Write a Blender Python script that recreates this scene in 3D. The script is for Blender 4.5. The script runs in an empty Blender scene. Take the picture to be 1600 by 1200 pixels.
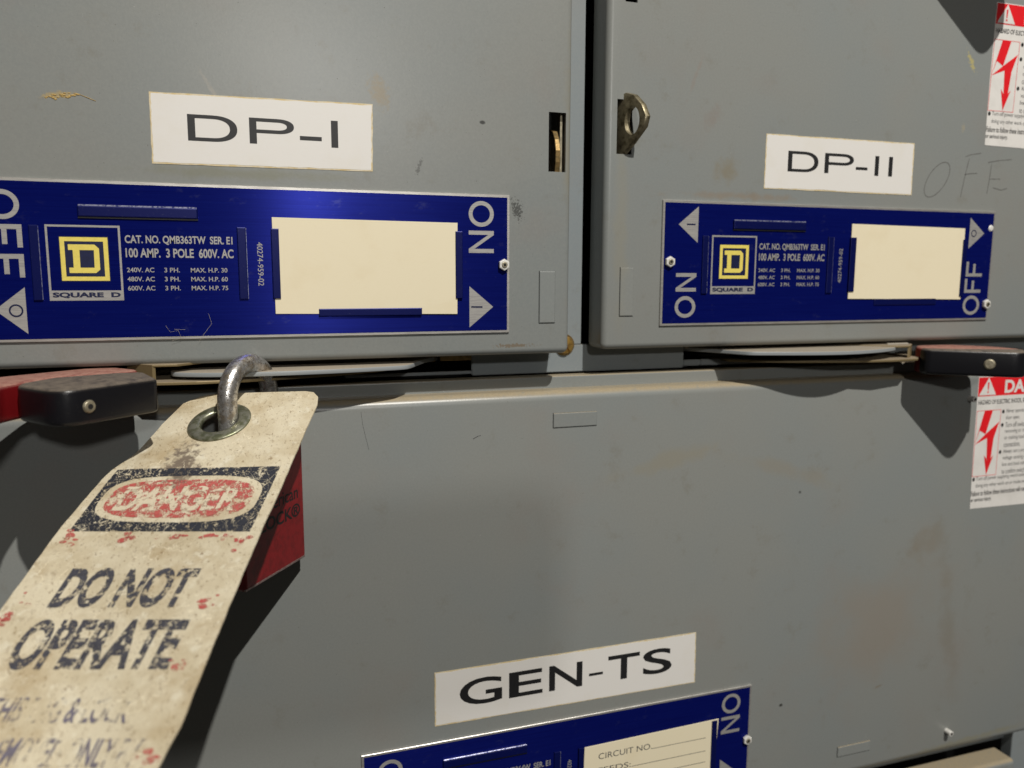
import bpy, bmesh, math, random
from mathutils import Vector, Matrix
random.seed(7)
MM = 0.001
scn = bpy.context.scene
COL = scn.collection

# ------------------------------------------------------------------ camera, world, lamps, exposure
cam_data = bpy.data.cameras.new('camera')
cam = bpy.data.objects.new('camera', cam_data)
COL.objects.link(cam)
R0 = Vector((0.949616, -0.313397, 0.003358)); U0 = Vector((0.03962, 0.130665, 0.990635)); F0 = Vector((0.310901, 0.94059, -0.136499))
rot = Matrix((R0, U0, -F0)).transposed()
cam.matrix_world = Matrix.Translation((0, -0.342, 0)) @ rot.to_4x4()
cam_data.sensor_width = 36.0
cam_data.lens = 1245.0 / 1600.0 * 36.0
cam_data.clip_start = 0.005
cam_data.clip_end = 100
cam_data.dof.use_dof = True
cam_data.dof.focus_distance = 0.318
cam_data.dof.aperture_fstop = 12.0
scn.camera = cam

world = bpy.data.worlds.new('World')
scn.world = world
world.use_nodes = True
wn = world.node_tree.nodes
wn['Background'].inputs[0].default_value = (1.0, 0.93, 0.83, 1)
wn['Background'].inputs[1].default_value = 0.042

def lamp(name, kind, loc, power, size, color, target=None):
    l = bpy.data.lights.new(name, kind)
    l.energy = power
    l.color = color
    if kind == 'AREA':
        l.shape = 'DISK'
        l.size = size
    else:
        l.shadow_soft_size = size
    o = bpy.data.objects.new(name, l)
    COL.objects.link(o)
    o.location = [v * MM for v in loc]
    if target:
        d = Vector([v * MM for v in target]) - o.location
        o.rotation_euler = d.to_track_quat('-Z', 'Y').to_euler()
    return o
lamp('ceiling_lamp', 'SPOT', (320, -1200, 1400), 152, 0.014, (1.0, 0.96, 0.89), (150, 0, -60))
bpy.data.lights['ceiling_lamp'].spot_size = math.radians(70)
lamp('room_lamp', 'AREA', (135, -1500, 400), 3.9, 0.07, (1.0, 0.97, 0.92), (150, 0, -60))

scn.view_settings.view_transform = 'Standard'
scn.view_settings.look = 'None'
scn.view_settings.exposure = 0
scn.view_settings.gamma = 1
scn.render.engine = 'CYCLES'

# ------------------------------------------------------------------ materials
def newmat(name):
    m = bpy.data.materials.new(name)
    m.use_nodes = True
    nt = m.node_tree
    return m, nt, nt.nodes['Principled BSDF']

class G:
    """small node graph helper"""
    def __init__(s, nt):
        s.nt = nt
        geo = nt.nodes.new('ShaderNodeNewGeometry')
        mul = nt.nodes.new('ShaderNodeVectorMath'); mul.operation = 'SCALE'; mul.inputs['Scale'].default_value = 1000
        nt.links.new(geo.outputs['Position'], mul.inputs[0])
        s.pos = mul.outputs[0]
        s.normal = geo.outputs['Normal']; s.tnormal = geo.outputs['True Normal']
    def noise(s, scale, detail=3, rough=.5, stretch=None, dist=0, off=None):
        n = s.nt.nodes.new('ShaderNodeTexNoise')
        n.inputs['Scale'].default_value = scale
        n.inputs['Detail'].default_value = detail
        n.inputs['Roughness'].default_value = rough
        n.inputs['Distortion'].default_value = dist
        v = s.pos
        if stretch or off:
            mp = s.nt.nodes.new('ShaderNodeMapping')
            mp.inputs['Scale'].default_value = stretch or (1, 1, 1)
            mp.inputs['Location'].default_value = off or (0, 0, 0)
            s.nt.links.new(v, mp.inputs[0]); v = mp.outputs[0]
        s.nt.links.new(v, n.inputs['Vector'])
        return n.outputs['Fac']
    def voro(s, scale, feature='DISTANCE_TO_EDGE', stretch=None):
        n = s.nt.nodes.new('ShaderNodeTexVoronoi'); n.feature = feature
        n.inputs['Scale'].default_value = scale
        v = s.pos
        mp = s.nt.nodes.new('ShaderNodeMapping')
        mp.inputs['Scale'].default_value = stretch or (1, 1, 1)
        nz = s.nt.nodes.new('ShaderNodeTexNoise'); nz.inputs['Scale'].default_value = .35
        s.nt.links.new(v, nz.inputs['Vector'])
        ad = s.nt.nodes.new('ShaderNodeVectorMath'); ad.operation = 'MULTIPLY_ADD'
        s.nt.links.new(nz.outputs['Color'], ad.inputs[0]); ad.inputs[1].default_value = (6, 6, 6)
        s.nt.links.new(v, ad.inputs[2])
        s.nt.links.new(ad.outputs[0], mp.inputs[0])
        s.nt.links.new(mp.outputs[0], n.inputs['Vector'])
        return n.outputs['Distance']
    def ramp(s, x, a, b, lo=0, hi=1):
        n = s.nt.nodes.new('ShaderNodeMapRange')
        n.interpolation_type = 'SMOOTHSTEP'
        for k, v in (('From Min', a), ('From Max', b), ('To Min', lo), ('To Max', hi)):
            n.inputs[k].default_value = v
        s.nt.links.new(x, n.inputs['Value'])
        return n.outputs['Result']
    def math(s, op, a, b=None):
        n = s.nt.nodes.new('ShaderNodeMath'); n.operation = op
        for i, v in enumerate((a, b)):
            if v is None: continue
            if isinstance(v, (int, float)): n.inputs[i].default_value = v
            else: s.nt.links.new(v, n.inputs[i])
        return n.outputs[0]
    def mix(s, fac, a, b):
        n = s.nt.nodes.new('ShaderNodeMix'); n.data_type = 'RGBA'
        if isinstance(fac, (int, float)): n.inputs[0].default_value = fac
        else: s.nt.links.new(fac, n.inputs[0])
        for i, v in ((6, a), (7, b)):
            if isinstance(v, tuple): n.inputs[i].default_value = (*v[:3], 1)
            else: s.nt.links.new(v, n.inputs[i])
        return n.outputs[2]
    def blob(s, x, z, rx, rz, ang=0, amp=.6, nscale=.25, lo=1.0, hi=.25):
        mp = s.nt.nodes.new('ShaderNodeMapping'); mp.vector_type = 'TEXTURE'
        mp.inputs['Location'].default_value = (x, 0, z)
        mp.inputs['Rotation'].default_value = (0, math.radians(-ang), 0)
        mp.inputs['Scale'].default_value = (rx, 1e4, rz)
        s.nt.links.new(s.pos, mp.inputs[0])
        ln = s.nt.nodes.new('ShaderNodeVectorMath'); ln.operation = 'LENGTH'
        s.nt.links.new(mp.outputs[0], ln.inputs[0])
        nz = s.noise(nscale, 4, .6)
        w = s.math('ADD', ln.outputs['Value'], s.math('MULTIPLY', s.math('SUBTRACT', nz, .5), amp * 2.4))
        return s.ramp(w, hi, lo, 1, 0)
    def bump(s, h, strength, dist=.0002):
        b = s.nt.nodes.new('ShaderNodeBump')
        b.inputs['Strength'].default_value = strength
        b.inputs['Distance'].default_value = dist
        s.nt.links.new(h, b.inputs['Height'])
        return b.outputs[0]

def paint(name, stains=(), dust=0.0, base=(0.226, 0.233, 0.221), rough=.32):
    m, nt, p = newmat(name)
    g = G(nt)
    big = g.noise(.012, 3, .5)
    c = g.mix(g.ramp(big, .35, .7), base, tuple(v * w for v, w in zip(base, (.94, .98, 1.02))))
    pink = g.noise(.02, 4, .6, off=(40, 9, 7))
    c = g.mix(g.ramp(pink, .52, .8, 0, .45), c, (base[0] * 1.02, base[1] * .90, base[2] * .86))
    fine = g.noise(1.1, 2, .6)
    c = g.mix(g.ramp(fine, .3, .75, 0, .13), c, (.33, .34, .31))
    specks = g.noise(1.6, 1, .4, off=(3, 77, 5))
    c = g.mix(g.ramp(specks, .80, .83, 0, .8), c, (.05, .045, .03))
    scuff = g.noise(.45, 5, .8, stretch=(1, 1, .18), off=(19, 2, 31))
    c = g.mix(g.ramp(scuff, .66, .74, 0, .28), c, (.36, .37, .34))
    grime = g.noise(.06, 6, .75, off=(91, 2, 31))
    c = g.mix(g.ramp(grime, .56, .72, 0, .30), c, (.17, .155, .12))
    nick = g.noise(.9, 2, .5, off=(17, 52, 8))
    c = g.mix(g.ramp(nick, .80, .82, 0, .8), c, (.45, .45, .42))
    for st in stains:
        col, strength = st[-2], st[-1]
        msk = g.blob(*st[:-2])
        c = g.mix(g.math('MULTIPLY', msk, strength), c, col)
    if dust:
        sep = nt.nodes.new('ShaderNodeSeparateXYZ'); nt.links.new(g.normal, sep.inputs[0])
        dn = g.ramp(sep.outputs['Z'], .35, .8)
        nz = g.ramp(g.noise(.5, 4, .6), .22, .52, .45, 1)
        c = g.mix(g.math('MULTIPLY', g.math('MULTIPLY', dn, nz), dust), c, g.mix(g.noise(1.5, 3), (.27, .21, .125), (.46, .38, .25)))
    nt.links.new(c, p.inputs['Base Color'])
    p.inputs['Roughness'].default_value = rough
    p.inputs['Specular IOR Level'].default_value = .40
    nt.links.new(g.bump(g.noise(1.25, 3, .6), .24, .00010), p.inputs['Normal'])
    return m

tan = (.26, .20, .11); brn = (.17, .12, .07); dk = (.03, .03, .028); grn = (.20, .20, .145)
M = {}
M['door_left'] = paint('gray_paint_left', [
    (-62, 63.6, 6.5, 1.6, 8, .7, .9, 1.0, .4, (.40, .30, .13), .7),
    (54, 73, 5, 9, 20, .8, .5, 1, .2, tan, .55),
    (97.5, 63.7, 1.6, 1.0, 0, .2, .8, 1, .5, dk, .9),
    (0, 38.5, 50, 3.0, 0, .8, .12, 1, .1, grn, .6),
    (-8, 66, 1.1, 16, 30, .9, .5, 1, .2, (.36, .33, .28), .4),
    (139, 60, 6, 70, 0, .7, .06, 1, .2, (.26, .23, .155), .5),
    (113, 28, 3.5, 7, 20, 1.3, 1.2, .6, .3, dk, .7),
    (112, -31.5, 14, 1.2, 0, 1.2, 1.0, .7, .4, brn, .7),
    (70, 44, 1.5, 6, -20, 1.3, 1.0, .6, .3, dk, .5)])
M['door_right'] = paint('gray_paint_right', [
    (221, 50, 9, 8, 30, .8, .18, 1, .1, (.21, .18, .12), .6),
    (213, 74, 5, 9, -30, .8, .3, 1, .1, (.22, .175, .15), .35),
    (203, 92, 1.3, 14, -20, 1.0, .3, .9, .2, (.24, .19, .16), .3),
    (368, 112, 2.0, 8, 30, 1.2, .6, .8, .3, (.5, .42, .12), .6),
    (366, 78, 2.0, 3, 0, 1.1, .8, .8, .3, (.35, .3, .2), .5),
    (230, 38, 45, 2.5, 0, .9, .15, 1, .1, (.24, .19, .14), .55),
    (166, 20, 5, 60, 0, .7, .06, 1, .2, (.26, .245, .19), .4)])
M['door_lower'] = paint('gray_paint_lower', [
    (190, -92, 40, 6, 12, 1.0, .05, 1, .1, (.25, .225, .165), .45),
    (262, -100, 45, 7, -16, 1.0, .05, 1, .1, (.245, .215, .165), .4),
    (364, -152, 20, 16, 20, 1.1, .06, 1, .1, (.20, .175, .135), .45),
    (330, -200, 60, 40, 40, 1.0, .02, 1.1, .1, (.245, .215, .18), .6),
    (385, -210, 8, 60, 10, 1.0, .05, 1, .1, (.20, .18, .145), .45),
    (269, -233.8, 1.5, 1.1, 0, .2, .8, 1, .5, dk, .9),
    (274, -114, 1.0, 1.0, 0, .2, .8, 1, .5, dk, .7),
    (335, -234, 4, .8, 15, .6, .6, 1, .3, brn, .5),
    (400, -281, 80, 3, 3, .8, .1, 1, .2, (.24, .22, .14), .5)], dust=.85)
M['frame'] = paint('gray_frame', dust=.9, base=(.225, .245, .25), rough=.32)
M['knock'] = M['door_left']

def simple(name, col, rough=.5, metal=0, spec=.5, wear=None, wcol=None, bump=0, nscale=.6, stretch=None):
    m, nt, p = newmat(name)
    g = G(nt)
    nz = g.noise(nscale, 4, .6, stretch=stretch)
    w = wcol or tuple(v * .75 for v in col)
    a, b = wear or (.4, .7)
    nt.links.new(g.mix(g.ramp(nz, a, b), col, w), p.inputs['Base Color'])
    p.inputs['Roughness'].default_value = rough
    p.inputs['Metallic'].default_value = metal
    p.inputs['Specular IOR Level'].default_value = spec
    if bump:
        nt.links.new(g.bump(g.noise(nscale * 3, 3), bump), p.inputs['Normal'])
    return m

def anodized():
    m, nt, p = newmat('blue_anodized')
    g = G(nt)
    brush = g.noise(1.2, 3, .6, stretch=(.03, 1, 5))
    c = g.mix(g.ramp(brush, .3, .7), (.0028, .006, .118), (.0045, .010, .155))
    sc = g.noise(.12, 5, .75, stretch=(1, 1, 1.6), off=(11, 4, 2))
    c = g.mix(g.ramp(sc, .60, .72, 0, .14), c, (.10, .11, .20))
    spk = g.noise(2.2, 1, .4, off=(3, 7, 5))
    c = g.mix(g.ramp(spk, .79, .83, 0, .5), c, (.2, .2, .27))
    nt.links.new(c, p.inputs['Base Color'])
    p.inputs['Metallic'].default_value = .42
    p.inputs['Specular IOR Level'].default_value = .08
    p.inputs['Roughness'].default_value = .27
    p.inputs['Anisotropic'].default_value = .9
    tg = nt.nodes.new('ShaderNodeCombineXYZ'); tg.inputs[2].default_value = 1
    nt.links.new(tg.outputs[0], p.inputs['Tangent'])
    return m
M['blue'] = anodized()
def tabmat():
    m, nt, p = newmat('blue_tab')
    g = G(nt)
    nt.links.new(g.mix(g.ramp(g.noise(1.3, 4, .7), .62, .74, 0, .5), (.003, .0065, .085), (.10, .11, .18)), p.inputs['Base Color'])
    p.inputs['Metallic'].default_value = .35
    p.inputs['Roughness'].default_value = .34
    p.inputs['Specular IOR Level'].default_value = .3
    return m
M['tab'] = tabmat()
M['tab_highlight'] = simple('painted_tab_highlight', (.30, .31, .44), .35, .5, nscale=1.0, wear=(.45, .65), wcol=(.03, .04, .16))  # pale, patchy colour painting the highlight along the card tab edges
M['alu'] = simple('bright_aluminum', (.62, .60, .57), .38, .7, nscale=1.5, stretch=(.1, 1, 3), wcol=(.42, .40, .37))
M['print'] = simple('silver_print', (.40, .39, .37), .5, .35, nscale=1.2, stretch=(.15, 1, 3), wcol=(.30, .29, .29))
M['yellow'] = simple('yellow_print', (.78, .64, .13), .5, nscale=.8, wcol=(.70, .58, .12))
M['black_ink'] = simple('black_ink', (.012, .012, .013), .5)
M['navy_ink'] = simple('navy_ink', (.004, .008, .05), .45)
M['nylon'] = simple('white_fastener', (.72, .71, .68), .4, nscale=.8, wcol=(.55, .53, .48))
M['dark'] = simple('dark_hole', (.006, .006, .006), .8)
M['brass'] = simple('yellow_zinc', (.36, .24, .10), .36, .8, nscale=.5, wcol=(.20, .15, .07), bump=.2)
M['zinc'] = simple('dull_zinc', (.40, .36, .26), .42, .6, nscale=.6, wcol=(.24, .21, .15), bump=.2)
M['lug'] = simple('tarnished_lug', (.30, .26, .17), .40, .75, nscale=.4, wcol=(.12, .10, .055), bump=.3)
M['brightbrass'] = simple('bright_brass', (.72, .45, .12), .3, .8, nscale=.6, wcol=(.45, .26, .08))

def dusty(name, col, rough, dust, metal=0, dcol=((.26, .21, .15), (.44, .36, .26)), thr=(.25, .6), spec=.4):
    m, nt, p = newmat(name)
    g = G(nt)
    sep = nt.nodes.new('ShaderNodeSeparateXYZ'); nt.links.new(g.tnormal, sep.inputs[0])
    dn = g.ramp(sep.outputs['Z'], .35, .93)
    nz = g.ramp(g.noise(.35, 5, .65), thr[0], thr[1], .35, 1)
    f = g.math('MULTIPLY', g.math('MULTIPLY', dn, nz), dust)
    c0 = g.mix(g.ramp(g.noise(.9, 4, .6), .64, .78, 0, .12), col, (.16, .15, .13))
    c = g.mix(f, c0, g.mix(g.noise(1.3, 4, .7), *dcol))
    nt.links.new(c, p.inputs['Base Color'])
    nt.links.new(g.ramp(f, 0, 1, rough, .9), p.inputs['Roughness'])
    p.inputs['Metallic'].default_value = metal
    p.inputs['Specular IOR Level'].default_value = spec
    nt.links.new(g.bump(g.noise(2.2, 3), .25), p.inputs['Normal'])
    return m
M['grip_black'] = dusty('black_grip', (.007, .007, .009), .30, .85, dcol=((.10, .085, .07), (.26, .21, .16)))
M['grip_red'] = dusty('red_grip', (.15, .005, .007), .38, .90, dcol=((.32, .13, .10), (.45, .29, .22)))
M['arm_gray'] = dusty('gray_arm', (.28, .30, .31), .35, .95, dcol=((.22, .185, .14), (.42, .36, .275)), thr=(.15, .45))
M['arm_brass'] = dusty('zinc_arm', (.23, .175, .09), .45, .95, metal=.4, dcol=((.22, .175, .12), (.42, .345, .25)), thr=(.15, .45))

def paper(name, col, edge, seed, amt=.5):
    m, nt, p = newmat(name)
    g = G(nt)
    n1 = g.noise(.06, 4, .6, off=(seed, seed, seed))
    c = g.mix(g.ramp(n1, .5, .75, 0, amt * .4), col, edge)
    n2 = g.noise(1.5, 3, .7, off=(seed, 0, 0), stretch=(.35, 1, 1.6))
    c = g.mix(g.ramp(n2, .5, .8, 0, amt * .35), c, edge)
    nt.links.new(c, p.inputs['Base Color'])
    p.inputs['Roughness'].default_value = .42
    p.inputs['Specular IOR Level'].default_value = .4
    return m
M['label'] = paper('white_label', (.72, .70, .67), (.62, .56, .43), 3, .35)
M['label_edge'] = simple('yellowed_edge', (.60, .47, .24), .6, nscale=.35, wear=(.35, .6), wcol=(.66, .58, .42))
M['card'] = paper('cream_card', (.79, .71, .52), (.68, .57, .36), 9, .5)
M['sticker'] = simple('white_sticker', (.72, .70, .67), .4, nscale=.1, wcol=(.66, .64, .61))
M['sticker_red'] = simple('red_print', (.74, .012, .018), .4, nscale=.1, wcol=(.68, .012, .02))
M['sticker_gray'] = simple('gray_print', (.09, .09, .09), .5)
M['lock_red'] = simple('red_lock', (.24, .011, .014), .30, .1, nscale=.35, wcol=(.17, .009, .011), bump=.2)
M['lock_edge'] = simple('painted_lit_lock_edge', (.42, .34, .32), .5, .3, nscale=1.0, wcol=(.24, .08, .08))  # pale colour standing in for light on the lock's bottom chamfer
M['eyelet'] = simple('tarnished_eyelet', (.37, .37, .29), .38, .75, nscale=.35, wear=(.38, .62), wcol=(.19, .20, .12), bump=.3)

def steel():
    m, nt, p = newmat('scratched_shackle')
    g = G(nt)
    a = g.noise(.7, 5, .75)
    c = g.mix(g.ramp(a, .42, .66), (.66, .65, .64), (.17, .15, .13))
    c = g.mix(g.ramp(g.noise(.22, 4, .6, off=(5, 5, 5)), .50, .66, 0, .65), c, (.30, .24, .16))
    nt.links.new(c, p.inputs['Base Color'])
    p.inputs['Metallic'].default_value = .85
    nt.links.new(g.ramp(a, .35, .7, .2, .5), p.inputs['Roughness'])
    nt.links.new(g.bump(g.noise(1.2, 5, .7), .5), p.inputs['Normal'])
    return m
M['steel'] = steel()

def tagmat():
    m, nt, p = newmat('soiled_tag')
    g = G(nt)
    c = g.mix(g.ramp(g.noise(.07, 5, .6), .38, .66), (.67, .60, .445), (.56, .48, .33))
    c = g.mix(g.ramp(g.noise(.035, 4, .65, off=(8, 3, 1)), .50, .66, 0, .7), c, (.43, .33, .19))
    c = g.mix(g.ramp(g.noise(.16, 5, .7, off=(1, 9, 4)), .54, .68, 0, .75), c, (.74, .69, .55))
    g2 = g.noise(.9, 5, .75, off=(2, 2, 9), stretch=(1, .5, 1))
    c = g.mix(g.ramp(g2, .57, .66, 0, .8), c, (.24, .16, .08))
    g4 = g.noise(.28, 6, .8, off=(5, 2, 19), stretch=(1, .6, 1))
    c = g.mix(g.ramp(g4, .55, .68, 0, .6), c, (.33, .26, .17))
    g3 = g.noise(1.7, 4, .7, off=(7, 1, 3))
    c = g.mix(g.ramp(g3, .64, .72, 0, .5), c, (.80, .74, .60))
    c = g.mix(g.blob(-24, -67, 9, 7, 40, 1.1, .45, .9, .2), c, (.20, .16, .12))
    sc = g.ramp(g.voro(.11), .0, .018, 1, 0)
    c = g.mix(g.math('MULTIPLY', sc, g.ramp(g.noise(.08, 2), .5, .6)), c, (.80, .72, .54))
    nt.links.new(c, p.inputs['Base Color'])
    p.inputs['Roughness'].default_value = .50
    p.inputs['Specular IOR Level'].default_value = .35
    nt.links.new(g.bump(g.noise(.4, 6, .75), .7, .0005), p.inputs['Normal'])
    return m
M['tag'] = tagmat()

def worn_ink(name, col, a, b, scale=.4, seed=0, crack=True, col2=None):
    m, nt, p = newmat(name)
    g = G(nt)
    nt.links.new(g.mix(g.noise(.8, 3), col, col2 or tuple(min(1, v * 1.7 + .01) for v in col)), p.inputs['Base Color'])
    p.inputs['Roughness'].default_value = .55
    n = g.noise(scale, 6, .75, off=(seed, seed * 2, seed * 3))
    al = g.ramp(n, a, b, 1, 0)
    if crack:
        v = g.ramp(g.voro(.16), .008, .022, 0, 1)
        v2 = g.ramp(g.voro(.33, stretch=(1, .5, .6)), .01, .03, 0, 1)
        al = g.math('MULTIPLY', al, g.math('MULTIPLY', v, v2))
    nt.links.new(al, p.inputs['Alpha'])
    return m
M['ink_black'] = worn_ink('worn_black_ink', (.018, .020, .028), .56, .62, .35, 1)
M['ink_red'] = worn_ink('worn_red_ink', (.42, .035, .038), .465, .575, .26, 5, col2=(.54, .17, .14))
M['ink_cream'] = worn_ink('worn_cream_ink', (.64, .56, .42), .50, .585, .4, 15, crack=False, col2=(.66, .58, .43))
M['ink_text'] = worn_ink('worn_text_ink', (.025, .025, .035), .50, .58, .55, 8, crack=False, col2=(.10, .10, .12))
M['ink_faint'] = worn_ink('faint_text_ink', (.13, .12, .17), .42, .56, .14, 12, crack=False, col2=(.2, .18, .22))
M['pencil'] = worn_ink('pencil', (.09, .09, .085), .60, .75, 1.0, 3, crack=False)
M['fuzz'] = simple('lint', (.55, .50, .42), .9)

# ------------------------------------------------------------------ mesh helpers (all coordinates in millimetres)
# the upper left unit stands 6 mm proud of the others; its measurements were taken on the common face plane
LEFT = {'k': 1.0, 'dy': 0.0}
def left_on(): LEFT.update(k=0.9825, dy=-6.0)
def left_off(): LEFT.update(k=1.0, dy=0.0)
def adj(v): return Vector((v[0] * LEFT['k'], v[1] + LEFT['dy'], v[2] * LEFT['k']))
def thing(name, label, cat, loc=(0, 0, 0), group=None):
    o = bpy.data.objects.new(name, None)
    o.empty_display_size = .01
    COL.objects.link(o)
    o.location = adj(loc) * MM
    o['label'] = label; o['category'] = cat
    if group: o['group'] = group
    return o

def obj(name, bm, mat, parent=None, smooth=False, label=None):
    me = bpy.data.meshes.new(name)
    for v in bm.verts: v.co = adj(v.co)
    off = Vector((0, 0, 0))
    if parent is not None:
        off = parent.location / MM
        pp = parent.parent
        while pp is not None:
            off = off + pp.location / MM; pp = pp.parent
    bmesh.ops.transform(bm, matrix=Matrix.Scale(MM, 4) @ Matrix.Translation(-off), verts=bm.verts)
    bm.to_mesh(me); bm.free()
    if smooth:
        for p in me.polygons: p.use_smooth = True
    for mm in (mat if isinstance(mat, (list, tuple)) else [mat]): me.materials.append(mm)
    o = bpy.data.objects.new(name, me)
    COL.objects.link(o)
    if parent is not None: o.parent = parent
    if label: o['label'] = label
    return o

def add_box(bm, x0, x1, y0, y1, z0, z1, bevel=0, seg=2, edges='all'):
    r = bmesh.ops.create_cube(bm, size=1)
    vs = r['verts']
    for v in vs:
        v.co = Vector(((x0 + x1) / 2 + v.co.x * (x1 - x0), (y0 + y1) / 2 + v.co.y * (y1 - y0), (z0 + z1) / 2 + v.co.z * (z1 - z0)))
    if bevel:
        es = list({e for v in vs for e in v.link_edges})
        if edges == 'front':
            es = [e for e in es if all(abs(v.co.y - y0) < 1e-6 for v in e.verts)]
        elif edges == 'nofront_vert':
            es = [e for e in es if not all(abs(v.co.y - y1) < 1e-6 for v in e.verts)]
        bmesh.ops.bevel(bm, geom=es, offset=bevel, segments=seg, profile=.5, affect='EDGES')
    return bm

def box(*a, **k): return add_box(bmesh.new(), *a, **k)

def add_prism(bm, pts, y0, y1, bevel=0, seg=2, axis='Y'):
    """polygon in the XZ plane extruded along Y (axis 'Z': polygon in XY extruded along Z)"""
    def P(a, b, d): return (a, d, b) if axis == 'Y' else ((a, b, d) if axis == 'Z' else (d, a, b))
    v0 = [bm.verts.new(P(a, b, y0)) for a, b in pts]
    v1 = [bm.verts.new(P(a, b, y1)) for a, b in pts]
    n = len(pts)
    fs = [bm.faces.new(v0), bm.faces.new(v1[::-1])]
    for i in range(n):
        fs.append(bm.faces.new((v0[i], v1[i], v1[(i + 1) % n], v0[(i + 1) % n])))
    bmesh.ops.recalc_face_normals(bm, faces=fs)
    if bevel:
        es = [e for e in fs[0].edges] + [e for e in fs[1].edges]
        bmesh.ops.bevel(bm, geom=es, offset=bevel, segments=seg, profile=.5, affect='EDGES')
    return bm

def add_flat(bm, pts, y, M3=None):
    vs = [bm.verts.new((a, y, b)) for a, b in pts]
    f = bm.faces.new(vs)
    f.normal_update()
    if f.normal.y > 0: f.normal_flip()
    return f

def rrect(x0, x1, z0, z1, r, n=5):
    out = []
    for cx, cz, a0 in ((x1 - r, z1 - r, 0), (x0 + r, z1 - r, 90), (x0 + r, z0 + r, 180), (x1 - r, z0 + r, 270)):
        for i in range(n + 1):
            a = math.radians(a0 + 90 * i / n)
            out.append((cx + r * math.cos(a), cz + r * math.sin(a)))
    return out

def add_cyl(bm, c, axis, r, h, n=32, r2=None, bevel=0):
    """cylinder from c along unit axis by h"""
    ax = Vector(axis).normalized()
    q = ax.to_track_quat('Z', 'Y').to_matrix().to_4x4()
    rr = bmesh.ops.create_cone(bm, cap_ends=True, segments=n, radius1=r, radius2=r if r2 is None else r2, depth=h,
                               matrix=Matrix.Translation(Vector(c) + ax * h / 2) @ q)
    if bevel:
        es = list({e for v in rr['verts'] for e in v.link_edges})
        es = [e for e in es if len(e.link_faces) == 2 and any(len(f.verts) > 4 for f in e.link_faces)]
        bmesh.ops.bevel(bm, geom=es, offset=bevel, segments=2, profile=.5, affect='EDGES')
    return bm

def add_tube(bm, path, r, n=10, closed=False):
    path = [Vector(p) for p in path]
    rings = []
    up = Vector((0, 0, 1))
    m = len(path)
    prev = None
    for i, p in enumerate(path):
        t = (path[min(i + 1, m - 1)] - path[max(i - 1, 0)]).normalized()
        if prev is None:
            a = t.cross(up)
            if a.length < .1: a = t.cross(Vector((1, 0, 0)))
        else:
            a = prev - t * prev.dot(t)
        a.normalize(); prev = a
        b = t.cross(a)
        rad = r[i] if isinstance(r, (list, tuple)) else r
        rings.append([bm.verts.new(p + (a * math.cos(2 * math.pi * k / n) + b * math.sin(2 * math.pi * k / n)) * rad) for k in range(n)])
    for i in range(m - 1):
        for k in range(n):
            bm.faces.new((rings[i][k], rings[i][(k + 1) % n], rings[i + 1][(k + 1) % n], rings[i + 1][k]))
    bm.faces.new(rings[0][::-1]); bm.faces.new(rings[-1])
    bmesh.ops.recalc_face_normals(bm, faces=bm.faces[:])
    return bm

def add_text(bm, body, x0, x1, z0, z1, y, rot=0, bold=0.0, frame=None, shear=0):
    """letters stretched to fill the rectangle x0..x1, z0..z1; rot 0 / 'cw' / 'ccw'; frame(a,b,d)->vector for other planes"""
    cu = bpy.data.curves.new('t', 'FONT')
    cu.body = body; cu.size = 1; cu.resolution_u = 5; cu.offset = bold
    to = bpy.data.objects.new('t', cu)
    COL.objects.link(to)
    dg = bpy.context.evaluated_depsgraph_get()
    dg.update()
    me = bpy.data.meshes.new_from_object(to.evaluated_get(dg))
    bpy.data.objects.remove(to); bpy.data.curves.remove(cu)
    xs = [v.co.x for v in me.vertices]; ys = [v.co.y for v in me.vertices]
    ax, bx, ay, by = min(xs), max(xs), min(ys), max(ys)
    if by - ay < 1e-6: by = ay + .1
    vs = []
    for v in me.vertices:
        u = (v.co.x - ax) / (bx - ax); w = (v.co.y - ay) / (by - ay)
        if rot == 0: X, Z = x0 + (x1 - x0) * u, z0 + (z1 - z0) * w
        elif rot == 'cw': X, Z = x0 + (x1 - x0) * w, z1 - (z1 - z0) * u
        else: X, Z = x1 - (x1 - x0) * w, z0 + (z1 - z0) * u
        vs.append(bm.verts.new(frame(X, Z, y) if frame else (X, y, Z)))
    for p in me.polygons:
        try:
            f = bm.faces.new([vs[i] for i in p.vertices])
            if not frame:
                f.normal_update()
                if f.normal.y > 0: f.normal_flip()
        except ValueError:
            pass
    bpy.data.meshes.remove(me)

def bowl_letter(bm, ch, x0, x1, z0, z1, y, tx, tz):
    """wide grotesque D, P or I: heavy uprights (tx), thin horizontals (tz)"""
    add_flat(bm, [(x0, z0), (x0 + tx, z0), (x0 + tx, z1), (x0, z1)], y)
    if ch == 'I': return
    zb = z0 if ch == 'D' else z0 + (z1 - z0) * .42
    w, h = x1 - x0, z1 - zb
    xm = x0 + w * (.50 if ch == 'D' else .62)
    rx, rz = x1 - xm, h / 2
    add_flat(bm, [(x0 + tx, z1 - tz), (xm, z1 - tz), (xm, z1), (x0 + tx, z1)], y)
    add_flat(bm, [(x0 + tx, zb), (xm, zb), (xm, zb + tz), (x0 + tx, zb + tz)], y)
    n = 20
    e = .88
    def pt(a, ax, az):
        c, s_ = math.cos(a), math.sin(a)
        return (xm + ax * abs(c) ** e * (1 if c >= 0 else -1), zb + rz + az * math.copysign(abs(s_) ** e, s_))
    for k in range(n):
        a0, a1 = -math.pi / 2 + math.pi * k / n, -math.pi / 2 + math.pi * (k + 1) / n
        add_flat(bm, [pt(a0, rx, rz), pt(a1, rx, rz), pt(a1, rx - tx, rz - tz), pt(a0, rx - tx, rz - tz)], y)

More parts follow.
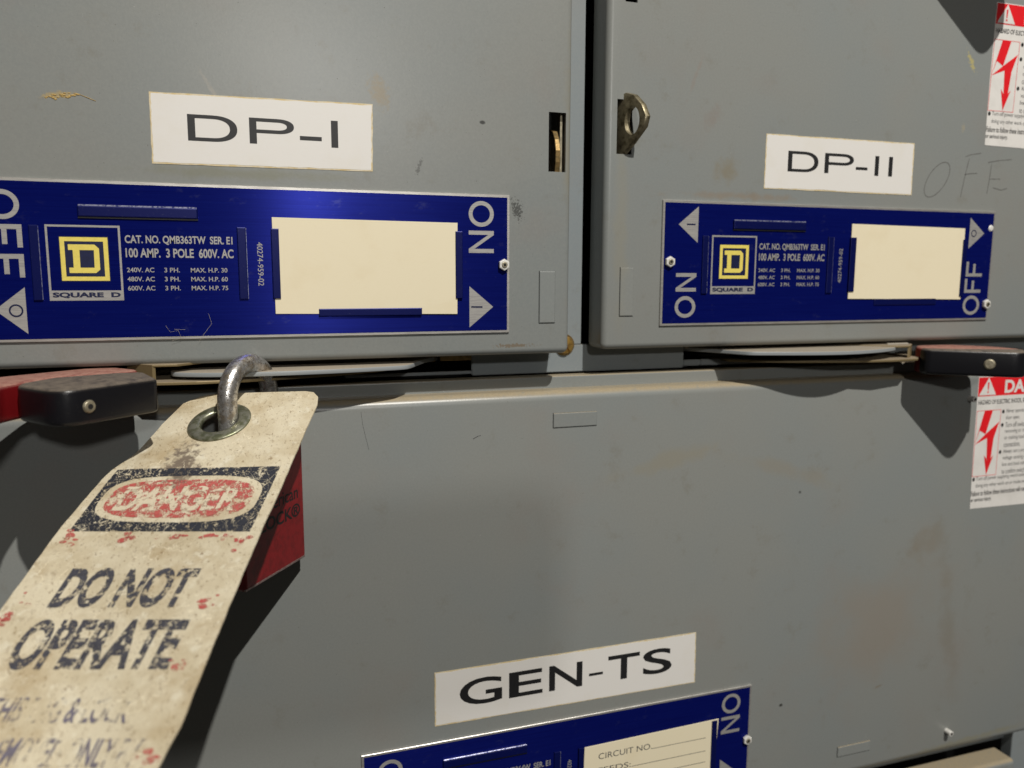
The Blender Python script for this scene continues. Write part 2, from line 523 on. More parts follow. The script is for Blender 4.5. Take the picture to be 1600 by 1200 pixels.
def boolean(o, cutters):
    for c in cutters:
        md = o.modifiers.new('cut', 'BOOLEAN'); md.operation = 'DIFFERENCE'; md.object = c; md.solver = 'EXACT'
    dg = bpy.context.evaluated_depsgraph_get(); dg.update()
    me = bpy.data.meshes.new_from_object(o.evaluated_get(dg))
    o.modifiers.clear()
    old = o.data; o.data = me; bpy.data.meshes.remove(old)
    for c in cutters:
        d = c.data; bpy.data.objects.remove(c); bpy.data.meshes.remove(d)
    for p in o.data.polygons: p.use_smooth = True
    try:
        o.data.set_sharp_from_angle(angle=math.radians(35))
    except Exception:
        pass

# letters O, N, F as strokes in a box, upright: (u right 0..1, w up 0..1)
def glyph(bm, ch, x0, x1, z0, z1, y, rot, t):
    """t = stroke width in mm"""
    W, H = (x1 - x0, z1 - z0)
    w, h = (H, W)             # glyph width runs along Z when turned
    def T(u, v):              # u,v in mm in the upright glyph
        if rot == 'cw': return (x0 + v, z1 - u)
        return (x1 - v, z0 + u)
    if ch == 'O':
        n = 40
        A = [T(w / 2 + w / 2 * math.cos(2 * math.pi * k / n), h / 2 + h / 2 * math.sin(2 * math.pi * k / n)) for k in range(n)]
        B = [T(w / 2 + (w / 2 - t) * math.cos(2 * math.pi * k / n), h / 2 + (h / 2 - t) * math.sin(2 * math.pi * k / n)) for k in range(n)]
        for k in range(n):
            j = (k + 1) % n
            add_flat(bm, [A[k], A[j], B[j], B[k]], y)
        return
    polys = []
    if ch == 'N':
        polys = [[(0, 0), (t, 0), (t, h - t * 1.3), (t, h), (0, h)], [(w - t, 0), (w, 0), (w, h), (w - t, h)],
                 [(t, h), (t, h - t * 1.45), (w - t, 0), (w - t, t * 1.45)]]
    if ch == 'F':
        polys = [[(0, 0), (t, 0), (t, h), (0, h)], [(t, h - t), (w, h - t), (w, h), (t, h)], [(t, h * .5 - t / 2), (w * .86, h * .5 - t / 2), (w * .86, h * .5 + t / 2), (t, h * .5 + t / 2)]]
    for pl in polys: add_flat(bm, [T(*q) for q in pl], y)

# ------------------------------------------------------------------ cabinet frame behind the doors
frame = thing('cabinet_frame', 'recessed gray steel frame, seen as the strip between the two upper doors', 'cabinet frame', (150, 18, -60))
YB = 18.0
bm = bmesh.new()
# centre divider between the doors, with the dark slot beside it
add_box(bm, 118, 154.6, YB, YB + 2, -34, 260)
add_box(bm, 99, 212, YB, YB + 2, -47.4, -34)
add_box(bm, 222, 520, YB, YB + 2, -46.6, -43.5)
add_box(bm, 40, 99, YB, YB + 2, -46.6, -45.2)
add_box(bm, 300, 520, YB, YB + 2, -43.5, -30)
add_box(bm, 212, 222, YB, YB + 2, -46.6, -43.5)
add_box(bm, 430, 520, YB, YB + 2, -30, 260)
bmesh.ops.bevel(bm, geom=bm.edges[:], offset=.4, segments=2, affect='EDGES')
obj('divider_panel', bm, M['frame'], frame, smooth=False)
bm = bmesh.new()   # raised lip carrying dust between divider and lower door
add_box(bm, -170, 520, 10.0, 17.6, -60, -48.1, bevel=.7, seg=3)
obj('ledge_lip', bm, M['door_lower'], frame)
bm = bmesh.new()
add_box(bm, -220, 560, 62, 64, -420, 300)
add_box(bm, -220, 560, 18.6, 62, -62, -50)
obj('back_plate', bm, M['dark'], frame)
bm = bmesh.new()  # below the lower door
add_box(bm, -170, 459, YB, YB + 2, -299.6, -286)
add_box(bm, 459.5, 520, YB - 6, YB + 2, -340, -60, bevel=.6)
obj('lower_panel', bm, M['frame'], frame)
bm = bmesh.new()
add_box(bm, 441, 458, 10, 18, -291.5, -286.5, bevel=.6)
add_cyl(bm, (455, 9.9, -289), (0, -1, 0), 1.1, .5, 12)
obj('hinge_tab', bm, M['nylon'], frame)

# brass screw on the divider
sc = thing('slotted_screw', 'brass slotted screw on the strip between the doors, behind the left door corner', 'screw', (145.5, 17.6, -34))
cx, cz = 145.6, -34.0
bm = bmesh.new()
add_cyl(bm, (cx, 18.2, cz), (0, -1, 0), 4.6, 2.2, 40, r2=4.1, bevel=.35)
h1 = obj('screw_head', bm, M['brightbrass'], sc)
bm = bmesh.new(); add_box(bm, -6, 6, -1.5, 1.2, -.55, .55)
bmesh.ops.transform(bm, matrix=Matrix.Translation((cx, 15.8, cz)) @ Matrix.Rotation(math.radians(60), 4, 'Y'), verts=bm.verts)
boolean(h1, [obj('cut', bm, M['dark'])])
bm = bmesh.new()
add_cyl(bm, (cx, 18.1, cz), (0, -1, 0), 5.3, .6, 40, bevel=.15)
obj('washer', bm, M['brass'], sc)

# ------------------------------------------------------------------ doors
def door(name, label, x0, x1, z0, z1, depth, mat, holes=(), knocks=(), r=3.0):
    t = thing(name, label, 'cabinet door', ((x0 + x1) / 2, 0, z0))
    outer = box(x0, x1, 0, depth, z0, z1, bevel=r, seg=8, edges='nofront_vert')
    o = obj('door_panel', outer, mat, t)
    cut = [obj('cut', box(x0 + 1.5, x1 - 1.5, 1.5, depth + 5, z0 + 1.5, z1 - 1.5), mat)]
    for h in holes:
        cut.append(obj('cut', box(h[0], h[1], -3, 6, h[2], h[3]), mat))
    boolean(o, cut)
    for (a, b, c, d) in knocks:
        obj('knockout', box(a, b, -.55, .6, c, d, bevel=.35, seg=2, edges='front'), mat, t)
        # sheared outline round the knockout
        bm = bmesh.new()
        g = .22
        for q in ((a - g, b + g, c - g, c), (a - g, a, c - g, d + g), (b, b + .12, c - g, d), (a, b, d, d + .08)):
            add_box(bm, q[0], q[1], -.03, .1, q[2], q[3])
        obj('knockout_gap', bm, M['black_ink'], t)
    return t
left_on()
dL = door('upper_left_door', 'gray switch door labelled DP-I, upper left, with dark slot near its right edge', -150, 141, -36.3, 215, 22.0, M['door_left'],
          holes=[(129.8, 138.0, 45.5, 71.2)], knocks=[(125.9, 133.5, -22, 1.4)])
left_off()
dR = door('upper_right_door', 'gray switch door labelled DP-II, upper right, with OFF pencilled on it', 157.6, 462, -35.2, 174, 15.5, M['door_right'],
          holes=[(163.0, 170.6, 54.8, 79.0), (166, 172, 121.2, 127)], knocks=[(166.2, 173.1, -19.4, 3.3)])
dG = door('lower_door', 'wide gray switch door labelled GEN-TS below the two upper doors, dusty along its top', -185, 459, -285.3, -53.8, 14.5, M['door_lower'],
          knocks=[(133.4, 155.5, -71.1, -64.3), (309.2, 331.9, -272.4, -266.5)], r=4.5)
dB = door('bottom_door', 'dusty top of the gray door below the lower door, at the bottom right corner', -185, 449, -420, -302, 14.5, M['door_lower'])
dT = door('top_right_door', 'gray switch door above the DP-II door, just out of frame', 157.6, 462, 176, 380, 15.5, M['door_right'])
dT['label'] = 'gray switch door mounted above the DP-II door'

# hair-thin scratches on the lower door
bm = bmesh.new()
add_tube(bm, [(44.5, -.03, -59), (45.0, -.03, -64), (46.2, -.03, -70), (47.6, -.03, -76)], .05, 5)
add_tube(bm, [(94.5, -.03, -74), (97, -.03, -72.8), (98.2, -.03, -72.6)], .16, 5)
obj('scratches', bm, M['black_ink'], dG)
# caked glue on the left door
left_on()
bm = bmesh.new()
rr = random.Random(3)
for i in range(38):
    u = rr.uniform(-1, 1)
    x = -62 + u * 5.6; z = 64.5 + u * .9 + rr.uniform(-1, 1) * 1.2 * (1 - abs(u) ** 2)
    r = rr.uniform(.15, .50)
    bmesh.ops.create_icosphere(bm, subdivisions=1, radius=1, matrix=Matrix.Translation((x, 0, z)) @ Matrix.Diagonal((r * 1.5, r * .5, r * .8, 1)))
add_tube(bm, [(-56, -.05, 65.4), (-53, -.1, 64.3), (-50.8, -.05, 63.4)], .12, 5)
obj('glue_residue', bm, simple('dried_glue', (.46, .32, .11), .7, nscale=1.2, wcol=(.34, .22, .07)), dL, smooth=True, label='small crust of dried tan glue')
left_off()
# pencil writing OFF
bm = bmesh.new()
def stroke(pts, r=.28):
    P = []
    for i in range(len(pts) - 1):
        for k in range(6):
            t = k / 6
            P.append((pts[i][0] * (1 - t) + pts[i + 1][0] * t, -.02, pts[i][1] * (1 - t) + pts[i + 1][1] * t))
    P.append((pts[-1][0], -.02, pts[-1][1]))
    rings = [Vector(p) for p in P]
    for a, b in zip(rings[:-1], rings[1:]):
        d = (b - a); nrm = Vector((-d.z, 0, d.x)).normalized() * r * rr.uniform(.6, 1.1)
        vs = [bm.verts.new((q.x, -.05, q.z)) for q in (a + nrm, b + nrm, b - nrm, a - nrm)]
        bm.faces.new(vs)
O = []
for k in range(23):
    a = math.radians(95 + k * 16.5)
    u, v = math.cos(a), math.sin(a)
    O.append((350.8 + 7.2 * u + 4.0 * v, 50.6 + 9.2 * v + 1.0 * u))
stroke(O)
stroke([(371.8, 62.5), (370, 55), (367.7, 42.2)]); stroke([(369, 63.3), (373, 64.6), (379.6, 65.6)]); stroke([(369.5, 54), (373, 54.6), (378, 55)])
stroke([(387.8, 60.6), (387, 52), (386, 44.6)]); stroke([(385, 61), (393, 62.4), (402, 63.4)]); stroke([(387, 52.3), (394.7, 52.6)]); stroke([(390, 47.8), (396, 46.7), (400.4, 47.8)])
obj('pencil_writing', bm, M['pencil'], dR, label='faint pencilled word OFF')

# hasp lugs seen in the slots
def lug(name, label, x, th, pts, hole, mat, shear=0.0):
    t = thing(name, label, 'hasp lug', (x, 0, sum(p[1] for p in pts) / len(pts)))
    bm = bmesh.new()
    add_prism(bm, pts, x - th / 2, x + th / 2, bevel=.3, axis='X')
    for v in bm.verts: v.co.x -= v.co.y * shear
    o = obj('lug_plate', bm, mat, t)
    if hole:
        bm = bmesh.new(); add_cyl(bm, (x - 5, hole[0], hole[1]), (1, 0, 0), hole[2], 10, 32)
        bmesh.ops.scale(bm, vec=(1, .80, 1.25), space=Matrix.Translation((0, -hole[0], -hole[1])), verts=bm.verts)
        for v in bm.verts: v.co.x -= v.co.y * shear
        boolean(o, [obj('cut', bm, mat)])
    return t
lug('hasp_lug', 'brass colored hasp lug with an eye poking out of the slot in the DP-II door', 167.4, 2.6,
    [(12, 55.5), (0.5, 54.5), (-4.5, 59), (-10.8, 65.5), (-12.0, 70.0), (-9.5, 75.5), (-5, 80.3), (-1, 81.8), (3, 80.5), (6, 78), (12, 78)], (-4.8, 69.0, 5.0), M['lug'], .42)
left_on()
lug('hasp_lug', 'worn brass hasp lug sitting inside the slot of the DP-I door', 134.6, 2.4,
    [(12, 44), (1.5, 44.8), (.6, 50), (.5, 55), (1.8, 60), (4.5, 63.8), (8, 65), (12, 65)], None, M['brass'])
bm = bmesh.new()
add_box(bm, 136.4, 137.4, 3.0, 3.6, 44.5, 75)
obj('slot_strip', bm, M['zinc'], dL)
left_off()

# small studs on the lower door
def stud(x, z, L, r, label, mat=None):
    t = thing('stud', label, 'stud', (x, 0, z), 'studs on the lower door')
    bm = bmesh.new(); add_cyl(bm, (x, .2, z), (0, -1, 0), r, L, 24, bevel=.25)
    o = obj('stud_shank', bm, M['nylon'], t)
    bm = bmesh.new(); add_cyl(bm, (x, -L + .15, z), (0, -1, 0), r * .5, .12, 16)
    obj('stud_socket', bm, M['dark'], t)
stud(389.0, -271.2, 4.2, 1.6, 'short metal stud on the lower door near its bottom right corner')
stud(385.6, -68.8, 4.2, 1.6, 'short metal stud beside the lower danger sticker, under the right handle')

# ------------------------------------------------------------------ blue nameplates
def build_nameplate(label, x0, x1, z0, z1, dx, dz, kind, model, card, fasteners, lower=False):
    t = thing('nameplate', label, 'nameplate', ((x0 + x1) / 2, 0, z0), 'blue switch nameplates')
    obj('plate_edge', box(x0, x1, -.9, 0, z0, z1, bevel=.15, seg=1), M['alu'], t)
    obj('blue_panel', box(x0 + 1.15, x1 - 1.15, -1.0, -.5, z0 + 1.15, z1 - 1.15), M['blue'], t)
    Y1, Y2, Y3 = -1.06, -1.12, -1.18
    pr = bmesh.new()
    def X(v): return v + dx
    def Z(v): return v + dz
    def L(v): return v
    # logo frame
    a, b, c, d = X(-70.7), X(-45.3), Z(-10.5), Z(17.8); w = .75
    add_flat(pr, [(a, d), (b, d), (b, d - w), (a, d - w)], Y1)
    add_flat(pr, [(a, d - w), (a + w, d - w), (a + w, Z(-6.7)), (a, Z(-6.7))], Y1)
    add_flat(pr, [(b - w, d - w), (b, d - w), (b, Z(-6.7)), (b - w, Z(-6.7))], Y1)
    add_flat(pr, [(a, Z(-6.7)), (b, Z(-6.7)), (b, c), (a, c)], Y1)
    add_text(pr, 'CAT. NO. ' + model + '  SER. E1', X(-43.8), X(-4.8), Z(10.8), Z(14.4), Y1, bold=.026)
    add_text(pr, '100 AMP.  3 POLE  600V. AC', X(-43.8), X(-4.6), Z(5.9), Z(9.5), Y1, bold=.026)
    for k, (v, hp) in enumerate((('240V. AC', '30'), ('480V. AC', '60'), ('600V. AC', '75'))):
        zt = Z(2.05 - 3.5 * k)
        add_text(pr, v, X(-43.7), X(-34.0), zt - 1.8, zt, Y1, bold=.016)
        add_text(pr, '3 PH.', X(-30.4), X(-24.8), zt - 1.8, zt, Y1, bold=.016)
        add_text(pr, 'MAX. H.P. ' + hp, X(-20.8), X(-7.2), zt - 1.8, zt, Y1, bold=.016)
    add_text(pr, '40274-959-02', X(4.4), X(6.6), Z(-5.0), Z(12.4), Y1, rot='cw' if kind == 'off_on' else 'ccw', bold=.005)
    st = 1.75
    if kind == 'off_on':
        add_text
        gx = 0
        glyph(pr, 'O', X(92.6), X(104.0), Z(20.5), Z(31.5), Y1, 'cw', st)
        glyph(pr, 'N', X(92.6), X(104.0), Z(9.2), Z(18.8), Y1, 'cw', st)
        add_flat(pr, [(X(92.8), Z(-5.3)), (X(103.7), Z(-14.4)), (X(92.8), Z(-23.4))], Y1)
        glyph(pr, 'O', X(-89.8), X(-78.4), Z(19.4), Z(30.2), Y1, 'cw', st)
        glyph(pr, 'F', X(-89.8), X(-78.2), Z(9.2), Z(17.6), Y1, 'cw', st)
        glyph(pr, 'F', X(-89.8), X(-78.2), Z(-1.8), Z(6.8), Y1, 'cw', st)
        add_flat(pr, [(X(-78.7), Z(-5.4)), (X(-89.0), Z(-13.8)), (X(-78.7), Z(-22.8))], Y1)
    else:
        glyph(pr, 'N', 195.2, 206.3, -8.0, .8, Y1, 'ccw', 1.75)
        glyph(pr, 'O', 195.0, 206.3, -20.6, -10.2, Y1, 'ccw', 1.75)
        add_flat(pr, [(206.4, 32.4), (195.8, 23.8), (206.4, 15.2)], Y1)
        add_flat(pr, [(374.9, 31.3), (385.4, 23.0), (374.9, 14.6)], Y1)
        glyph(pr, 'O', 374.2, 385.9, -21.4, -10.8, Y1, 'ccw', 1.7)
        glyph(pr, 'F', 374.4, 386.0, -9.3, -1.6, Y1, 'ccw', 1.7)
        glyph(pr, 'F', 374.6, 386.1, -.4, 7.6, Y1, 'ccw', 1.7)
    obj('lettering', pr, M['print'], t)
    # dark inlays: I and O in the triangles, SQUARE D in the band
    nb = bmesh.new()
    add_text(nb, 'SQUARE  D', X(-69.6), X(-46.4), Z(-9.6), Z(-7.4), Y2, bold=.045)
    def ring(cx, cz, rx, rz, th):
        n = 28
        for k in range(n):
            a0, a1 = 2 * math.pi * k / n, 2 * math.pi * (k + 1) / n
            add_flat(nb, [(cx + rx * math.cos(a0), cz + rz * math.sin(a0)), (cx + rx * math.cos(a1), cz + rz * math.sin(a1)),
                          (cx + (rx - th) * math.cos(a1), cz + (rz - th) * math.sin(a1)), (cx + (rx - th) * math.cos(a0), cz + (rz - th) * math.sin(a0))], Y2)
    if kind == 'off_on':
        add_flat(nb, [(X(93.6), Z(-14.0)), (X(98.8), Z(-14.1)), (X(98.8), Z(-14.8)), (X(93.6), Z(-14.7))], Y2)
        ring(X(-82.1), Z(-14.1), 2.4, 2.4, .6)
    else:
        add_flat(nb, [(200.2, 24.2), (204.9, 24.2), (204.9, 23.5), (200.2, 23.5)], Y2)
        ring(378.0, 22.9, 1.9, 1.9, .5)
    # dark ground of the logo
    add_flat(nb, [(X(-66.4), Z(-3.3)), (X(-49.5), Z(-3.3)), (X(-49.5), Z(13.6)), (X(-66.4), Z(13.6))], Y1)
    obj('dark_print', nb, M['navy_ink'], t)
    yb = bmesh.new()
    a, b, c, d, w = X(-66.1), X(-49.8), Z(-3.0), Z(13.3), 1.55
    for q in ((a, b, d - w, d), (a, b, c, c + w), (a, a + w, c + w, d - w), (b - w, b, c + w, d - w)):
        add_flat(yb, [(q[0], q[2]), (q[1], q[2]), (q[1], q[3]), (q[0], q[3])], Y2)
    o_ = (X(0), Z(0))
    # slab-serif letter in the logo, drawn as four bars round its counter
    def q4(pts): add_flat(yb, [(X(p[0]), Z(p[1])) for p in pts], Y2)
    q4([(-63.4, 10.6), (-54.4, 10.6), (-52.9, 9.1), (-54.7, 8.5), (-63.4, 8.5)])
    q4([(-52.9, 9.1), (-52.9, 1.2), (-54.8, 1.9), (-54.7, 8.5)])
    q4([(-52.9, 1.2), (-54.4, -.1), (-63.4, -.1), (-63.4, 1.9), (-54.8, 1.9)])
    q4([(-61.9, 8.5), (-59.6, 8.5), (-59.6, 1.9), (-61.9, 1.9)])
    obj('emblem', yb, M['yellow'], t)
    # raised empty card tabs of the left field
    for (a, b, c, d) in ((-59.3, -17.2, 20.9, 25.0), (-76.0, -72.9, -10.4, 17.6), (-3.0, .4, -10.4, 18.2)):
        a, b, c, d = X(a), X(b), Z(c), Z(d)
        if b - a > 10:
            obj('card_tab', box(a, b, -2.0, -1.0, c, d, bevel=.45, seg=2, edges='front'), M['tab'], t)
            obj('tab_painted_shadow', box(a, b, -1.5, -1.02, c - .5, c - .02), M['black_ink'], t)  # black strip painting the shadow beneath the raised tab
            obj('tab_highlight', box(a + .3, b - .3, -1.9, -1.02, d - .25, d + .45, bevel=.15, seg=1), M['tab_highlight'], t)  # highlight on the tab's top edge, put in as a pale strip
        else:
            obj('card_tab', box(a, b, -1.75, -1.0, c, d, bevel=.35, seg=2, edges='front'), M['tab'], t)
            obj('tab_highlight', box(b - .12, b + .14, -1.5, -1.02, c + .3, d - .3), M['tab_highlight'], t)
    # card and its tabs
    cb = bmesh.new()
    add_prism(cb, card, -1.5, -1.12, bevel=.08, seg=1)
    ang_card = obj('card', cb, M['card'], t, label='blank cream card' if not lower else 'cream card printed CIRCUIT NO. and FEEDS')
    if kind == 'off_on':
        tabs = ((10.0, 13.0, -10.2, 17.9), (86.5, 89.6, -10.6, 18.3), (28.0, 71.4, -17.6, -14.5))
    else:
        tabs = ((295.6 - dx, 299.2 - dx, -8.4 - dz, 19.3 - dz), (370.4 - dx, 373.0 - dx, -11.2 - dz, 19.3 - dz))
        obj('card_tab', box(313.3, 354.8, -1.5, -1.0, -15.6, -12.0, bevel=.3, seg=2, edges='front'), M['tab'], t)
    for (a, b, c, d) in tabs:
        obj('card_tab', box(X(a), X(b), -2.1, -1.55, Z(c), Z(d), bevel=.25, seg=2, edges='front'), M['tab'], t)
    for (fx, fz, hexa) in fasteners:
        bm = bmesh.new()
        if hexa:
            add_cyl(bm, (fx, -.9, fz), (0, -1, 0), 2.65, 2.0, 6, bevel=.5)
            f = obj('nut', bm, M['nylon'], t)
            bm = bmesh.new(); add_cyl(bm, (fx, -2.8, fz), (0, -1, 0), 1.3, .5, 20, bevel=.15)
            obj('nut_core', bm, M['zinc'], f)
            bm = bmesh.new(); add_cyl(bm, (fx, -3.25, fz), (0, -1, 0), .65, .12, 16)
            obj('nut_hole', bm, M['dark'], f)
        else:
            add_cyl(bm, (fx, -.9, fz), (0, -1, 0), 1.9, .5, 24, r2=1.2)
            obj('rivet', bm, M['nylon'], t)
    return t
left_on()
npL = build_nameplate('large blue nameplate on the DP-I door, OFF at its left end and ON at right', -97.8, 111.4, -26.0, 34.5, 0, 0, 'off_on', 'QMB363TW',
                [(10.5, 22.4), (87.5, 21.9), (87.2, -17.4), (10.7, -16.4)], [(108.5, 4.1, True)])
left_off()
npR = build_nameplate('blue nameplate on the DP-II door, ON at its left end, cream card slipped up', 187.3, 392.8, -24.4, 35.0, 285.0, 1.2, 'on_off', 'QMB363TW',
                [(296.2, 26.2), (371.3, 25.4), (371.7, -12.9), (296.2, -12.1)], [(191.3, 6.1, True), (390.2, -15.6, True), (390.0, 25.9, False)])
npG = build_nameplate('blue nameplate under the GEN-TS label, cut by the bottom of the picture', 41.0, 249.1, -278.5, -218.0, 138.2, -252.5, 'off_on', 'QMB364W',
                [(151.6, -235.1), (228.9, -233.6), (226.6, -269.9), (150.6, -269.9)], [(247.0, -248.9, True)], lower=True)
cardG = [o for o in npG.children if o.name.startswith('card') and 'tab' not in o.name][0]
bm = bmesh.new()
add_text(bm, 'CIRCUIT NO.', 159.3, 189.5, -243.0, -239.8, -1.56)
add_text(bm, 'FEEDS:', 159.3, 177.5, -250.6, -247.6, -1.56)
for (a, b, z) in ((189.5, 221.5, -243.1), (178, 221.5, -250.6), (159.3, 221.5, -256.9), (159.3, 221.5, -263)):
    add_flat(bm, [(a, z), (b, z), (b, z + .28), (a, z + .28)], -1.56)
obj('card_print', bm, M['sticker_gray'], cardG)
# lint on the left nameplate
left_on()
bm = bmesh.new()
for pth in ([(-31, -20.5), (-29.5, -23), (-26.5, -22.5), (-25.5, -25.5), (-29, -26.5)], [(-15, -16), (-14, -20), (-17, -24), (-19, -27)], [(-28, -22), (-24, -22.2)]):
    add_tube(bm, [(p[0], -1.3, p[1]) for p in pth], .035, 5)
obj('lint_strands', bm, M['fuzz'], npL)
left_off()

# ------------------------------------------------------------------ paper labels
def paper_label(label, pts, text, tb, bold, seed):
    cx = sum(p[0] for p in pts) / 4; cz = min(p[1] for p in pts)
    t = thing('paper_label', label, 'label', (cx, 0, cz), 'white paper labels on the doors')
    bm = bmesh.new()
    rnd = random.Random(seed)
    out = []
    for i in range(4):
        a, b = pts[i], pts[(i + 1) % 4]
        for k in range(14):
            f = k / 14
            j = rnd.uniform(-.12, .12) if k else 0
            out.append((a[0] * (1 - f) + b[0] * f + j, a[1] * (1 - f) + b[1] * f + j))
    add_prism(bm, out, -.16, 0)
    obj('label_backing', bm, M['label_edge'], t)
    mx = sum(p[0] for p in pts) / 4; mz = sum(p[1] for p in pts) / 4
    ins = [(p[0] + (.55 if p[0] < mx else -.55), p[1] + (.55 if p[1] < mz else -.55)) for p in pts]
    out2 = []
    for i in range(4):
        a, b = ins[i], ins[(i + 1) % 4]
        for k in range(20):
            f = k / 20
            out2.append((a[0] * (1 - f) + b[0] * f + rnd.uniform(-.18, .18), a[1] * (1 - f) + b[1] * f + rnd.uniform(-.18, .18)))
    bm = bmesh.new(); add_prism(bm, out2, -.22, -.1)
    obj('label_face', bm, M['label'], t)
    bm = bmesh.new()
    for (s, x0, x1, z0, z1) in tb:
        if s in ('D', 'P', 'l'): bowl_letter(bm, 'I' if s == 'l' else s, x0, x1, z0, z1, -.29, 2.75 if seed == 1 else 2.5, 1.35)
        else: add_text(bm, s, x0, x1, z0, z1, -.29, bold=bold)
    obj('lettering', bm, M['black_ink'], t)
left_on()
paper_label('white paper label reading DP-I, above the left blue nameplate', [(-32.5, 68.2), (52.1, 69.2), (51.6, 42.2), (-32.7, 41.6)], 'DP-I',
            [('D', -19.4, -1.2, 50.9, 60.8), ('P', 3.3, 20.4, 51.0, 60.9), ('-', 22.6, 31.2, 53.3, 54.9), ('l', 35.0, 37.8, 51.0, 61.6)], .014, 1)
left_off()
paper_label('white paper label reading DP-II, above the right blue nameplate', [(243.0, 68.2), (334.0, 68.4), (334.2, 41.9), (242.8, 42.1)], 'DP-II',
            [('D', 256.1, 274.2, 50.9, 60.8), ('P', 278.0, 295.8, 51.0, 60.8), ('-', 297.3, 304.6, 53.4, 54.8), ('l', 309.2, 312.2, 50.9, 60.8), ('l', 318.0, 320.8, 50.9, 60.8)], .016, 2)
paper_label('white paper label reading GEN-TS, on the lower door above its nameplate', [(75.5, -183.6), (214.0, -183.6), (214.4, -211.3), (75.5, -210.3)], 'GEN-TS',
            [('G', 87.5, 108.5, -202.8, -189.5), ('E', 112.0, 129.2, -202.4, -189.5), ('N', 132.6, 150.2, -202.4, -189.4), ('-', 153.8, 161.4, -198.0, -196.6), ('T', 164.2, 181.7, -202.4, -189.2), ('S', 183.6, 200.2, -202.7, -189.2)], .012, 3)

# ------------------------------------------------------------------ danger stickers
def danger_sticker(label, X0, Zh, sz, tilt):
    """X0 left edge, Zh the bottom of the red header"""
    t = thing('danger_sticker', label, 'sticker', (X0, 0, Zh), 'danger stickers on the right')
    def T(u, v): return (X0 + u + tilt * v, Zh + v * sz)
    W = 66
    def quad(bm, u0, u1, v0, v1, y): add_flat(bm, [T(u0, v0), T(u1, v0), T(u1, v1), T(u0, v1)], y)
    bm = bmesh.new()
    add_prism(bm, [T(.9, -65.6), T(W, -66.5), T(W, 11.6), T(0, 11.6), T(0, -30)], -.18, 0)
    obj('sticker_sheet', bm, M['sticker'], t)
    rb = bmesh.new()
    quad(rb, .3, W - .5, 0.3, 11.2, -.24)
    # thin frame and bolt
    for q in ((.5, 18.6, -8.2, -7.95), (.5, 18.6, -46.6, -46.35), (.5, .75, -46.35, -8.2), (18.35, 18.6, -46.35, -8.2)):
        quad(rb, *q, -.24)
    for pl in ([(6.3, -8.2), (12.4, -8.2), (8.2, -21.9), (3.6, -19.5), (.7, -27.6)], [(.7, -27.6), (8.2, -21.9), (17.9, -15.0), (14.6, -24.5), (9.6, -24.2)],
               [(9.6, -24.2), (14.6, -24.5), (13.5, -36.5), (10.4, -36.5)], [(8.3, -34.2), (11.6, -38.4), (10.9, -46.0)], [(15.4, -34.6), (10.9, -46.0), (11.6, -38.4)], [(10.4, -36.5), (13.5, -36.5), (11.6, -38.4)]):
        add_flat(rb, [T(*p) for p in pl], -.25)
    obj('red_print', rb, M['sticker_red'], t)
    wb = bmesh.new()
    add_flat(wb, [T(1.0, .9), T(7.6, 11.0), T(13.6, .9)], -.31)
    fr = lambda a, b, d: (T(a, b)[0], d, T(a, b)[1])
    add_text(wb, 'DANGER', 20.0, 63.5, 1.5, 9.2, -.31, bold=.035, frame=fr)
    obj('white_print', wb, M['sticker'], t)
    xb = bmesh.new()
    add_flat(xb, [T(6.9, 8.2), T(8.1, 8.2), T(7.8, 3.8), T(7.1, 3.8)], -.37)
    add_flat(xb, [T(6.95, 3.1), T(8.0, 3.1), T(8.0, 2.1), T(6.95, 2.1)], -.37)
    obj('exclamation_mark', xb, M['sticker_red'], t)
    kb = bmesh.new()
    add_text(kb, 'HAZARD OF ELECTRIC SHOCK, BURN, OR EXPLOSION', 1.0, 58.5, -4.9, -1.9, -.24, bold=.015, frame=fr)
    bl = bmesh.new()
    def bullet(u, v):
        add_flat(bl, [T(u + .95 * math.cos(a / 16 * 2 * math.pi), v + 1.15 * math.sin(a / 16 * 2 * math.pi)) for a in range(16)], -.25)
    for v in (-9.3, -17.2, -33.2): bullet(20.4, v)
    bullet(1.9, -48.2)
    obj('bullets', bl, M['black_ink'], t)
    gb = bmesh.new()
    lines = [('Never operate energized switch with', 22.8, 58.8, -9.3), ('door open.', 22.8, 33.5, -13.2), ('Turn off switch before', 22.8, 46.5, -17.2), ('removing or installing fuses', 22.8, 51, -21.2),
             ('or making load side', 22.8, 43, -25.1), ('connections.', 22.8, 35.5, -29.0), ('Always use a properly rated', 22.8, 50.5, -33.2), ('voltage sensing device at all', 22.8, 51.5, -37.1),
             ('line and load side fuse clips', 22.8, 51.5, -41.0), ('to confirm switch is off.', 22.8, 47, -44.9), ('Turn off power supplying switch before', 3.8, 43, -48.2), ('doing any other work on or inside switch.', 3.8, 46, -52.3)]
    for s, a, b, v in lines: add_text(gb, s, a, b, v - 1.5, v + 1.4, -.24, frame=fr)
    obj('small_print', gb, M['sticker_gray'], t)
    add_text(kb, 'Failure to follow these instructions will result in death', .8, 53, -58.2, -55.2, -.24, bold=.012, frame=fr)
    add_text(kb, 'or serious injury.', .8, 16.5, -62.3, -59.4, -.24, bold=.012, frame=fr)
    obj('black_print', kb, M['black_ink'], t)
danger_sticker('red and white danger sticker on the DP-II door, top right corner of the picture', 382.0, 132.3, .95, .02)
danger_sticker('red and white danger sticker on the lower door, under the right handle grip', 391.4, -68.3, 1.0, -.008)

